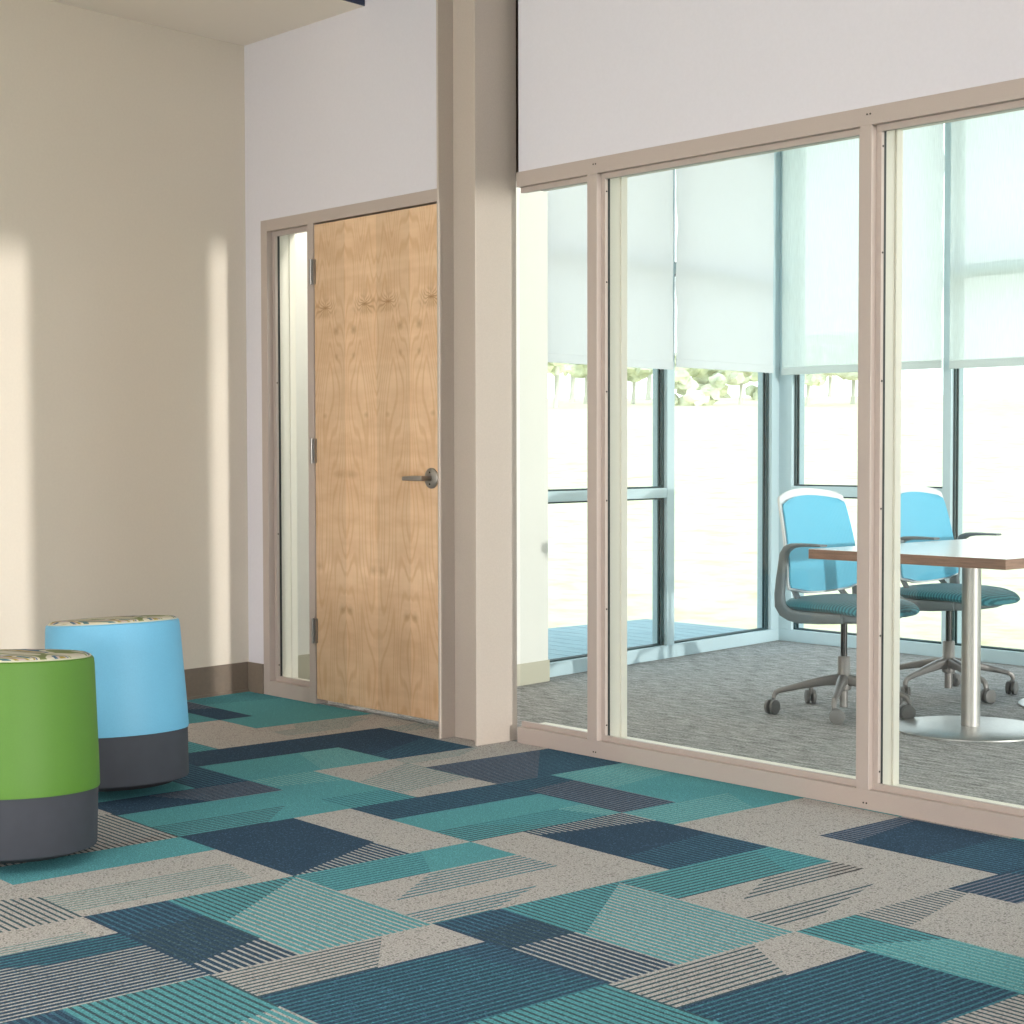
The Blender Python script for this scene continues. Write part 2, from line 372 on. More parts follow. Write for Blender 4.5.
# ------------------------------------------------------------------ carpet tiles
TX0,TY0,TS,TA=-3.7678,2.5439,.6085,-.0181
ca,sa=math.cos(TA),math.sin(TA)
def lat(u,v): return (TX0+TS*(u*ca-v*sa), TY0+TS*(u*sa+v*ca))
def clip(poly,a,b,c):        # keep a*x+b*y<=c
    out=[]
    for i in range(len(poly)):
        p,q=poly[i],poly[(i+1)%len(poly)]
        dp,dq=a*p[0]+b*p[1]-c,a*q[0]+b*q[1]-c
        if dp<=0: out.append(p)
        if (dp<0<dq) or (dq<0<dp):
            t=dp/(dp-dq); out.append((p[0]+t*(q[0]-p[0]),p[1]+t*(q[1]-p[1])))
    return out
# bands: (from, to, ground colour, [(stripe colour, end at low side, end at high side), ...])
TILES={
 (0,0):[(0,.34,'T',[('K',.7,.5),('T',1,1)]),(.34,.62,'G',[('G',.5,.1),('K',1,1)]),(.62,.8,'G',[('G',1,1)]),(.8,1,'G',[('K',.75,.3),('G',1,1)])],
 (1,0):[(0,.35,'N',[('B',.2,.2),('D',.45,.45),('W',1,1)]),(.35,1,'T',[('D',.5,.02),('W',1,1)])],
 (2,0):[(0,.34,'G',[('D',.75,.55),('G',1,1)]),(.34,1,'N',[('K',1,1)])],
 (2,1):[(0,.37,'T',[('D',.25,.45),('A',1,1)]),(.37,1,'G',[('D',.25,.1),('G',1,1)])],
 (1,1):[(0,.37,'T',[('D',.9,.7),('K',1,1)]),(.37,.55,'G',[('G',.55,.2),('D',1,.75)]),(.55,.72,'G',[('G',1,1)]),(.72,.9,'G',[('D',.9,.3),('G',1,1)]),(.9,1,'G',[('G',1,1)])],
 (0,1):[(0,.33,'G',[('G',1,1)]),(.33,1,'N',[('W',.1,.25),('N',.7,.6),('B',1,1)])],
 (-1,1):[(0,.36,'N',[('B',1,1)]),(.36,.7,'T',[('T',1,1)]),(.7,1,'T',[('D',.2,.6),('K',.8,.9),('A',1,1)])],
 (-2,1):[(0,.44,'T',[('A',.25,.35),('T',.7,.7),('K',1,1)]),(.44,1,'G',[('G',.45,.15),('E',.85,.75),('G',1,1)])],
 (-1,0):[(0,.65,'N',[('N',1,.70),('W',1,1)]),(.65,1,'G',[('G',1,1)])],
 (-2,0):[(0,.36,'N',[('N',.35,.55),('P',1,1)]),(.36,.7,'T',[('T',1,1)]),(.7,1,'T',[('D',.8,.5),('T',1,1)])],
 (-1,-1):[(0,.34,'T',[('T',1,1)]),(.34,.6,'G',[('G',1,1)]),(.6,.9,'G',[('E',.9,.85),('G',1,1)]),(.9,1,'G',[('G',1,1)])],
 (-1,-2):[(0,.5,'G',[('G',.3,.35),('D',1,1)]),(.5,1,'G',[('G',.4,.6),('D',1,1)])],
 (-2,-1):[(0,1,'G',[('G',.3,.3),('D',1,.9)])],
 (0,-1):[(0,.38,'N',[('B',.35,.3),('D',.85,.72),('W',1,1)]),(.38,1,'T',[('D',.45,.02),('W',1,1)])],
 (1,-1):[(0,.32,'G',[('D',.75,.5),('G',1,1)]),(.32,1,'N',[('K',.8,1),('B',1,1)])],
 (0,-2):[(0,.18,'G',[('G',1,1)]),(.18,.3,'G',[('E',.9,.9),('G',1,1)]),(.3,.5,'N',[('W',.1,.6),('K',1,1)]),(.5,1,'N',[('W',1,1)])],
 (1,-2):[(0,.43,'N',[('B',1,1)]),(.43,1,'T',[('D',.6,.45),('W',1,1)])],
 (2,-1):[(0,1,'T',[('D',.7,.5),('T',1,1)])],
 (3,0):[(0,1,'G',[('D',1,1)])],(3,1):[(0,.35,'T',[('D',1,1)]),(.35,1,'G',[('G',1,1)])],
 (1,2):[(0,.36,'G',[('G',1,1)]),(.36,1,'N',[('P',.2,.1),('N',.6,.6),('B',1,1)])],
 (2,2):[(0,.33,'N',[('P',.4,.6),('B',1,1)]),(.33,1,'G',[('G',1,1)])],
 (2,3):[(0,1,'B',[('B',1,1)])],
 (0,2):[(0,.37,'T',[('A',.8,.6),('T',1,1)]),(.37,1,'G',[('G',1,1)])],
 (-1,2):[(0,.4,'N',[('B',.25,.2),('P',1,1)]),(.4,1,'T',[('A',.5,.4),('T',1,1)])],
 (-2,2):[(0,.17,'G',[('E',.7,.4),('G',1,1)]),(.17,.34,'G',[('G',1,1)]),(.34,1,'N',[('P',.9,.3),('B',1,1)])],
 (-1,3):[(0,.5,'N',[('P',.5,.5),('B',1,1)]),(.5,1,'T',[('A',1,1)])],(-2,3):[(0,.5,'N',[('B',1,1)]),(.5,1,'G',[('G',1,1)])],
 (-3,2):[(0,.65,'N',[('N',.8,.5),('B',1,1)]),(.65,1,'G',[('E',.2,.3),('G',1,1)])],
 (-3,1):[(0,.44,'N',[('N',1,1)]),(.44,1,'T',[('T',.7,.5),('A',1,1)])],
 (-3,0):[(0,.66,'T',[('K',.4,.6),('T',1,1)]),(.66,1,'N',[('B',1,1)])],
 (-4,2):[(0,.47,'T',[('T',1,1)]),(.47,.65,'G',[('G',.3,.2),('E',.8,.8),('G',1,1)]),(.65,.85,'G',[('E',.7,.5),('G',1,1)]),(.85,1,'G',[('G',1,1)])],
 (-4,1):[(0,.4,'T',[('K',1,1)]),(.4,1,'G',[('G',1,1)])],
 (-5,2):[(0,.27,'N',[('P',.4,.5),('N',1,1)]),(.27,1,'T',[('K',.3,.4),('T',1,1)])],
 (-5,1):[(0,1,'T',[('K',1,1)])],(-5,3):[(0,1,'T',[('T',1,1)])],(-6,3):[(0,1,'T',[('T',1,1)])],(-6,2):[(0,1,'T',[('T',1,1)])],
 (-4,3):[(0,.5,'T',[('T',1,1)]),(.5,1,'G',[('E',1,1)])],(-3,3):[(0,1,'G',[('E',.5,.3),('G',1,1)])],
}
fm=MB()
def quad(ts,mi):
    p=[lat(*q) for q in ts]
    p=clip(p,0,1,Y0+.012)                                   # up to the partition
    if p: p=clip(p,-1,T,-(XL-T*Y0)-0.0)                     # up to the end wall
    if p: p=clip(p,1,0,6.0)
    if len(p)>2:
        fm.add([(x,y,0) for x,y in p],[list(range(len(p)))],mi)
NP=30
for i in range(-6,16):
    for j in range(-12,5):
        spec=TILES.get((i,j))
        if spec is None:
            a,b_=random.choice(['NT','TG','GN','TN','GT','NG']); c_=random.choice([.34,.4,.64])
            spec=[(0,c_,a,[(random.choice('KDB') if a!='G' else 'G',1,1)]),(c_,1,b_,[(random.choice('KDW') if b_!='G' else 'E',1,1)])]
        even=(i+j)%2==0
        for t0,t1,g,zs in spec:
            k=max(1,round((t1-t0)*NP)); st=(t1-t0)/k
            def q(a0,a1,l0,l1,l2,l3,mi):
                # across a0..a1 ; along l0->l1 at a0, l2->l3 at a1
                pts=[(a0,l0),(a0,l1),(a1,l3),(a1,l2)]
                quad([(i+a,j+l) if even else (i+l,j+a) for a,l in pts],mi)
            for n in range(k):
                a0=t0+n*st; am=a0+st*.62; a1=a0+st
                q(a0,am,0,1,0,1,CK.index(g))
                f0=(am-t0)/(t1-t0); f1=(a1-t0)/(t1-t0); l0=l2=0.
                for zc,e0,e1 in zs:
                    l1=e0+(e1-e0)*f0; l3=e0+(e1-e0)*f1
                    if l1>l0+1e-6 or l3>l2+1e-6:
                        q(am,a1,l0,max(l1,l0),l2,max(l3,l2),CK.index(zc))
                    l0=max(l1,l0); l2=max(l3,l2)
floor=obj('floor',fm,CM)
tag(floor,'carpet tile floor of teal, navy and grey striped rectangles','floor',kind='structure')
pg=[(XL,Y0+.012),(6.0,Y0+.012),(6.0,YW+.1),(XW+T*(YW+.1-Y0)-.08,YW+.1),(XW+T*(5.3-Y0)-.08,5.3),(XL+T*(5.25-Y0),5.25)]
n_=len(pg)
of=MB().add([(x,y,0) for x,y in pg]+[(x,y,-.08) for x,y in pg],[list(range(n_)),list(range(n_,2*n_))[::-1]]+[(k,n_+k,n_+(k+1)%n_,(k+1)%n_) for k in range(n_)])
fo=obj('floor.001',of,M['office_carpet']); tag(fo,'grey heathered carpet behind the glass partition','floor',kind='structure')
sl=MB().box(-7.2,6.0,-5.2,Y0+.012,-.12,-.004)
o=obj('floor.002',sl,M['stool_base']); tag(o,'concrete slab under the carpet tiles','floor',kind='structure')

# ------------------------------------------------------------------ walls
o=obj('wall_left',MB().box(-.2,0,Lb(-5.2),Lb(Y0+.10),0,CEIL),M['beige'],loc=(XL,Y0,0),rotz=TH)
tag(o,'tall beige wall on the left with strips of sunlight','wall',kind='structure')
o=obj('baseboard_left',MB().box(0,.006,Lb(-5.2),Lb(Y0-.001),0,.14).box(.006,.012,Lb(-5.2),Lb(Y0-.001),0,.012),M['base_brown'],loc=(XL,Y0,0),rotz=TH)
tag(o,'brown vinyl base along the beige wall','baseboard',kind='structure')
# door wall: built around door frame, column recess and glazing
HD=2.198
w=MB().box(-6.846,-6.708,Y0+.003,Y0+.14,0,CEIL).box(-6.708,-5.19,Y0+.003,Y0+.14,HD,CEIL).box(-5.19,-5.025,Y0+.042,Y0+.07,0,CEIL)
w.box(-5.32,-5.20,Y0,Y0+.14,0,HD)
o=obj('wall_back',w,M['white']); tag(o,'white wall above and beside the wooden door','wall',kind='structure')
o=obj('trim_4',MB().box(-5.12,-4.915,Y0+.09,Y0+.13,2.20,CEIL),M['base_brown']); tag(o,'dark filler strip standing in for shade in the gap between the steel column and the white wall','filler strip',kind='structure')  # brown filler paints the gap as dark as its shade
o=obj('wall_back.001',MB().box(-4.915,6.0,Y0+.003,Y0+.14,2.203,CEIL),M['white']); tag(o,'white wall above the glass partition','wall',kind='structure')
o=obj('baseboard_back',MB().box(-6.843,-6.709,Y0-.006,Y0,0,.14),M['base_brown']); tag(o,'short brown vinyl base in the corner left of the sidelight','baseboard',kind='structure')
o=obj('ceiling',MB().box(-7.6,6.2,-5.4,YW+.3,CEIL,CEIL+.1),M['ceiling']); tag(o,'white ceiling above the hall','ceiling',kind='structure')
o=obj('ceiling.001',MB().box(-7.2,6.0,Y0+.14,YW+.1,3.2,3.24),M['ceiling']); tag(o,'white ceiling of the glazed room','ceiling',kind='structure')
# dropped soffit along the beige wall, dark blue on its open side
XS=-5.906-XL
sf=MB().box(0.001,XS-.004,Lb(-5.2),Lb(Y0)-.001,3.026,CEIL)
o=obj('trim_3',sf,M['soffit'],loc=(XL,Y0,0),rotz=TH)
tag(o,'dropped beige soffit along the top of the left wall','soffit',kind='structure')
obj('fascia',MB().box(XS-.004,XS,Lb(-5.2),Lb(Y0)-.15*abs(T)-.001,3.0262,CEIL),M['navy_paint'],o)
o.children[0]['label']='dark navy side of the soffit'
# far ends of the hall, unseen: window headers and an added pier shape the sun strips
o=obj('wall_right',MB().box(4.0,4.2,3.1,Y0+.14,2.37,CEIL).box(4.0,4.2,-5.2,3.1,2.27,CEIL).box(4.0,4.2,-5.2,-4.6,0,CEIL),M['white']); tag(o,'white wall over the windows at the far right end','wall',kind='structure')
o=obj('wall_front',MB().box(-7.2,4.2,-5.2,-5.0,2.75,CEIL).box(-7.2,4.2,-5.2,-5.0,0,.15),M['white']); tag(o,'white wall with wide windows behind the viewer','wall',kind='structure')
o=obj('wall_right.001',MB().box(-1.75,-1.55,3.02,3.972,0,CEIL),M['white']); tag(o,'white pier added unseen right of the view to shape the sun strips','wall',kind='structure')

# office walls
ow=MB().box(-7.15,-6.03,5.2,5.3,0,3.2)
o=obj('wall_office',ow,M['office_wall']); tag(o,'cream wall of the glazed room behind the door','wall',kind='structure')
st=MB().box(-.15,.081,Lb(5.2),1.289,0,3.2)
o=obj('wall_office.001',st,M['office_wall'],loc=(XW,Y0,0),rotz=TH); tag(o,'cream wall stub seen through the narrow left glass panel','wall',kind='structure')
o=obj('baseboard_office',MB().box(.081,.087,Lb(5.2),1.289,0,.105).box(.01,.087,1.289,1.294,0,.105),M['base_beige'],loc=(XW,Y0,0),rotz=TH)
tag(o,'pale vinyl base under the cream wall stub','baseboard',kind='structure')
o=obj('wall_office.002',MB().box(-.2,0,Lb(Y0+.10),Lb(5.25),0,3.2),M['office_wall'],loc=(XL,Y0,0),rotz=TH); tag(o,'cream wall seen through the door sidelight','wall',kind='structure')
o=obj('baseboard_office.001',MB().box(0,.006,Lb(Y0+.14),Lb(5.2),0,.14),M['base_beige'],loc=(XL,Y0,0),rotz=TH)
tag(o,'pale vinyl base seen through the door sidelight','baseboard',kind='structure')

# ------------------------------------------------------------------ steel column
c=MB()
cx0,cx1,cy0,cy1=-5.203,-4.970,4.201,4.410
c.box(cx0,cx0+.011,cy0,cy1,0,CEIL).box(cx1-.011,cx1,cy0,cy1,0,CEIL).box(cx0+.011,cx1-.011,4.276,4.286,0,CEIL)
o=obj('steel_column',c,M['column'],bevel=.0015)
tag(o,'taupe painted steel H column between the wooden door and the glass partition','column')

# ------------------------------------------------------------------ partition frame, stops, glass
FD=.148                                        # frame depth
fr=MB()
fr.box(-4.924,6.0,Y0-.001,Y0+FD,0,.062).box(-4.924,6.0,Y0-.001,Y0+FD,2.146,2.203)
MUL=[(-4.532,-4.481),(-3.303,-3.257),(5.9,5.95)]
for a,b in MUL: fr.box(a,b,Y0-.001,Y0+FD,.062,2.146)
pw=empty('window_2',(0,0,0)); tag(pw,'taupe framed glass partition between the hall and the glazed room','glass partition',kind='structure')
obj('partition_frame',fr,M['taupe'],pw,bevel=.0012)
ir=MB(); ir.box(-4.924,6.0,Y0+.0575,Y0+FD+.001,.062,.0635).box(-4.924,6.0,Y0+.0575,Y0+FD+.001,2.1445,2.146).box(-4.924,6.0,Y0+FD,Y0+FD+.002,0,.062).box(-4.924,6.0,Y0+FD,Y0+FD+.002,2.146,2.203)  # thin pale skins that paint window light onto the jambs
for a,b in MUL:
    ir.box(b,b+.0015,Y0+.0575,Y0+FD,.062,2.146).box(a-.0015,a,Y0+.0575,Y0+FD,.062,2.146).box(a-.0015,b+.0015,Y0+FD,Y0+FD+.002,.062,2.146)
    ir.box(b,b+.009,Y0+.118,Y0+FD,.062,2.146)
fi=obj('lit_frame_side',ir,M['lit_jamb'],pw); fi['label']='room side of the frame, window light painted in as cream'
bays=[(-4.965,-4.532)]+[(MUL[k][1],MUL[k+1][0]) for k in range(2)]
def stops(mb,a,b,z0,z1,y,h=.020,w=.020,d=.014,left=True):
    mb.box(a,b,y,y+d,z0,z0+h).box(a,b,y,y+d,z1-h,z1)
    if left: mb.box(a,a+w,y,y+d,z0+h,z1-h)
    mb.box(b-w,b,y,y+d,z0+h,z1-h)
for n,(a,b) in enumerate(bays):
    lf=n>0
    s=MB(); stops(s,a if lf else -4.924,b,.062,2.146,Y0+.022,left=lf)
    s.box(a if lf else -4.924,b,Y0+.062,Y0+.072,.062,.072).box(a if lf else -4.924,b,Y0+.062,Y0+.072,2.136,2.146)
    st_=obj('glazing_stop',s,M['taupe'],pw,bevel=.0008)
    if n<3:
        sc=MB()
        zz=[.12,.55,.95,1.35,1.75,2.08]
        xs=[a+.0205] if lf else []
        for x in xs:
            for z in zz: sc.lathe([(0,0),(.0035,0),(.0035,.001),(0,.0015)],8,(x,Y0+.029,z),axis='x')
        if n>0: sc.lathe([(.003,0),(.003,.001)],8,(a-.018,Y0-.0025,.02),axis='y').lathe([(.003,0),(.003,.001)],8,(a-.006,Y0-.0025,.02),axis='y').lathe([(.003,0),(.003,.001)],8,(a-.018,Y0-.0025,2.18),axis='y').lathe([(.003,0),(.003,.001)],8,(a-.006,Y0-.0025,2.18),axis='y')
        if sc.v: obj('screw',sc,M['screw'],pw)
        g=MB(); x=a if lf else -4.924
        g.box(x,x+.0195,Y0+.0362,Y0+.0478,.07,2.138) if lf else None
        g.box(b-.014,b,Y0+.037,Y0+.0475,.07,2.138).box(x,b,Y0+.037,Y0+.0475,2.128,2.138)
        obj('gasket',g,M['gasket'],pw)
    obj('pane',MB().box(a+.004,b-.004,Y0+.049,Y0+.055,.07,2.138),M['glass'],pw)

# ------------------------------------------------------------------ door, sidelight
dr=empty('door_1',(-6.283,Y0,0)); tag(dr,'flush birch veneer door with steel lever left of the column','door',kind='structure')
X=lambda x:x+6.283
f=MB().box(X(-6.333),X(-6.2855),-.001,.15,0,2.146).box(X(-6.333),X(-5.31),-.001,.15,2.146,2.198).box(X(-5.366),X(-5.31),-.001,.15,0,2.146)
f.box(X(-6.2855),X(-6.27),.055,.15,0,2.146).box(X(-5.38),X(-5.366),.055,.15,0,2.146).box(X(-6.27),X(-5.38),.055,.15,2.131,2.146)
obj('door_frame',f,M['taupe'],dr,bevel=.0012)
leaf=obj('door_leaf',MB().box(.001,.914,0.003,.048,.024,2.138),M['door'],dr,bevel=.001)
for z in (1.93,1.135,.33):
    h=MB().lathe([(.0065,-.056),(.0065,.056)],12,(-.006,-.012,z)).lathe([(.0082,-.030),(.0082,-.028)],12,(-.006,-.012,z)).lathe([(.0082,.028),(.0082,.030)],12,(-.006,-.012,z))
    h.box(-.004,.012,-.009,.004,z-.055,z+.055)
    obj('hinge',h,M['satin_nickel'],dr,smooth=True)
hx,hz=-5.452+6.283,1.022
hd=empty('door_handle',(hx,.003,hz),parent=dr)
obj('rose',MB().lathe([(0,-.010),(.036,-.010),(.0425,-.006),(.0425,0)],40,axis='y'),M['satin_nickel'],hd,smooth=True)
lv=MB().lathe([(.0105,-.062),(.0105,-.008)],20,axis='y')
lv.sweep([(.012,-.058,0),(-.01,-.060,0),(-.05,-.062,0),(-.10,-.060,-.001),(-.122,-.056,-.002)],[(.008,.0105),(.009,.011),(.0085,.0105),(.0075,.009),(.006,.008)],side=(0,1,0),round_=.5)
obj('lever',lv,M['satin_nickel'],hd,smooth=True)
obj('screw',MB().lathe([(0,-.0115),(.004,-.0115),(.004,-.009)],10,(-.003,0,.024),axis='y').lathe([(0,-.0115),(.004,-.0115),(.004,-.009)],10,(-.003,0,-.024),axis='y'),M['screw'],hd)

sd=empty('window_1',(-6.708,Y0,0)); tag(sd,'tall narrow sidelight window in taupe frame left of the wooden door','window',kind='structure')
f=MB().box(0,.05,-.001,.15,0,2.198).box(.05,.375,-.001,.15,0,.066).box(.05,.375,-.001,.15,2.146,2.198)
obj('sidelight_frame',f,M['taupe'],sd,bevel=.0012)
fi=obj('lit_frame_side',MB().box(.05,.0515,.066,.152,.066,2.146).box(.05,.375,.066,.152,.066,.0675).box(.05,.058,.12,.152,.066,2.146),M['lit_jamb'],sd); fi['label']='room side of the frame, window light painted in as cream'
s=MB(); stops(s,.05,.375,.066,2.146,.03,h=.022,w=.022); obj('glazing_stop',s,M['taupe'],sd,bevel=.0008)
obj('gasket',MB().box(.05,.071,.0445,.0565,.07,2.14),M['gasket'],sd)
obj('pane',MB().box(.052,.373,.058,.064,.07,2.14),M['glass'],sd)
obj('screw',MB().lathe([(0,0),(.0035,0),(.0035,.001),(0,.0015)],8,(.0725,.037,.14),axis='x').lathe([(0,0),(.0035,0),(.0035,.001),(0,.0015)],8,(.0725,.037,.75),axis='x').lathe([(0,0),(.0035,0),(.0035,.001),(0,.0015)],8,(.0725,.037,1.45),axis='x'),M['screw'],sd)

# ------------------------------------------------------------------ office windows
def win_bar(mb,axis,a,b,z0,z1,d=.15):
    # frame bar from a..b along the wall, depth d outwards
    mb.box(-d,0,a,b,z0,z1)
def glazed_wall(name,loc,rz,flip,posts,rails,panes,top,label,depth=.15):
    """local: room side at x=0, outside at x<0 ; y runs along the wall"""
    e=empty(name,loc,rz); tag(e,label,'window',kind='structure')
    for a,b in posts:
        obj('mullion',MB().box(-depth,0,a,b,.07,top),M['alu'],e,bevel=.002)
    a=min(p[0] for p in posts); b=max(p[1] for p in posts)
    obj('sill_rail',MB().box(-depth,.004,a,b,0,.07),M['alu'],e,bevel=.002)
    obj('head_rail',MB().box(-depth,0,a,b,top,3.2),M['alu'],e,bevel=.002)
    for a,b,z0,z1 in rails: obj('transom',MB().box(-depth,-.002,a,b,z0,z1),M['alu'],e,bevel=.002)
    for a,b,z0,z1 in panes:
        obj('pane',MB().box(-.047,-.040,a,b,z0,z1),M['glass_ext'],e)
        g=MB()
        for x,d in ((-.036,.013),(-.058,.009)):
            g.box(x,x+d,a,a+.012,z0,z1).box(x,x+d,b-.012,b,z0,z1).box(x,x+d,a,b,z0,z0+.009).box(x,x+d,a,b,z1-.009,z1)
        obj('gasket',g,M['alu_gasket'],e)
    return e
# end wall window (runs away from the viewer), local y = along wall
p0,p1,p2,p3,p4=Lb(5.655),Lb(5.69),Lb(6.763),Lb(6.831),Lb(7.822)
pe=Lb(7.93)
glazed_wall('window_3',(XW,Y0,0),TH,False,[(p0,p1),(p2,p3),(p4,pe)],
  [(p1,p2,.877,.930),(p1,p2,2.10,2.155),(p3,p4,2.10,2.155)],
  [(p1,p2,.07,.877),(p1,p2,.93,2.10),(p1,p2,2.155,3.1),(p3,p4,.07,2.10),(p3,p4,2.155,3.1)],3.1,
  'pale blue aluminium window wall on the left side of the glazed room',depth=.10)
# long window wall facing the viewer: rotate so that local -x points to +y
def gx(x): return -x
R90=-PI/2                     # local x -> -y ; local y -> +x
q=[(-6.575,-6.455),(-5.408,-5.356),(-4.30,-4.248),(-3.2,-3.15),(-2.1,-2.05),(-1.0,-.95),(.1,.15),(1.2,1.25),(2.3,2.35),(3.4,3.45),(4.0,4.1)]
rails=[(q[0][1],q[1][0],.865,.923)]; panes=[(q[0][1],q[1][0],.07,.865),(q[0][1],q[1][0],.923,3.1)]
for k in range(1,len(q)-1):
    rails.append((q[k][1],q[k+1][0],2.072,2.124)); panes+= [(q[k][1],q[k+1][0],.07,2.072),(q[k][1],q[k+1][0],2.124,3.1)]
glazed_wall('window_4',(0,YW,0),R90,True,q,rails,panes,3.1,'pale blue aluminium window wall behind the two office chairs',depth=.12)

# ------------------------------------------------------------------ roller shades
def shade(name,loc,rz,a,b,z0,label,m,x=.05,curl=.006):
    e=empty(name,(0,0,0),0)
    e.location=loc; e.rotation_euler=(0,0,rz)
    tag(e,label,'roller shade','roller shades on the office windows')
    def fn(u,v):
        z=z0+.045+(3.08-z0-.045)*v
        ed=math.exp(-min(u,1-u)/.02)*curl*(math.sin(v*17+a*5)+.6*math.sin(v*41))
        return (x+ed*.6,a+(b-a)*u+ (ed if u<.5 else -ed)*.5,z),(1,0,0)
    obj('shade_fabric',MB().sheet(fn,40,40,.0012),m,e,smooth=True)
    obj('hem_bar',MB().box(x-.004,x+.004,a,b,z0,z0+.045),M['hem'] if m is M['shade_open'] else m,e,bevel=.002)
    obj('roller_tube',MB().lathe([(.028,a),(.028,b)],20,(x-.02,0,3.11),axis='y'),M['roller'],e,smooth=True)
    return e
LW=(XW,Y0,0); LA=(0,YW,0)
shade('roller_shade',LW,TH,Lb(5.672),Lb(6.744),1.569,'white roller shade left of the middle gap on the left office window wall',M['shade'])
shade('roller_shade',LW,TH,Lb(6.774),Lb(7.750),1.585,'white roller shade nearest the corner on the left office window wall',M['shade'])
shade('roller_shade',LA,R90,-6.491,-5.380,1.576,'sheer aqua roller shade directly behind the left office chair',M['shade_open'])
shade('roller_shade',LA,R90,-5.333,-4.27,1.570,'sheer aqua roller shade at the right edge of the view, over a crossing rail',M['shade_open'])

# ------------------------------------------------------------------ wobble stools
def stool(loc,mat_shell,label,lean,sx=1):
    e=empty('wobble_stool',loc); e.scale=(sx,sx,1); tag(e,label,'stool')
    # lean about the line of sight
    ax=Vector((-.749,.661,0)).normalized()
    e.rotation_mode='QUATERNION'
    from mathutils import Quaternion
    e.rotation_quaternion=Quaternion(ax,lean) @ Quaternion(Vector((-.661,-.749,0)),.050)
    obj('foot',MB().lathe([(0,.0),(.10,.003),(.185,.014),(.215,.030),(.215,.034)],64),M['foot_rubber'],e,smooth=True)
    obj('base',MB().lathe([(.20,.030),(.236,.031),(.2395,.036),(.2425,.20),(.236,.205)],96),M['stool_base'],e,smooth=True)
    obj('shell',MB().lathe([(.236,.196),(.2455,.194),(.2465,.199),(.2445,.26),(.231,.535),(.2285,.553),(.224,.557),(.219,.556)],96),mat_shell,e,smooth=True)
    cu=obj('cushion',MB().lathe([(.219,.545),(.220,.556),(.216,.563),(.208,.566),(.15,.569),(.07,.570),(0,.570)],96),M['pattern'],e,smooth=True)
    pts=[(.2195*math.cos(2*PI*k/72),.2195*math.sin(2*PI*k/72)) for k in range(72)]
    obj('piping',MB().lathe([(.218,.5575),(.2198,.556),(.2216,.5575),(.2216,.5600),(.2198,.5615),(.218,.5600),(.218,.5575)],96),M['piping'],cu,smooth=True)
    return e
stool((-4.462,2.070,0.004),M['stool_green'],'lime green round stool with charcoal base at the left edge, nearest the viewer',0.0,.975)
stool((-5.118,2.762,0.008),M['stool_blue'],'sky blue round stool with charcoal base leaning behind the green one',-.045,.955)

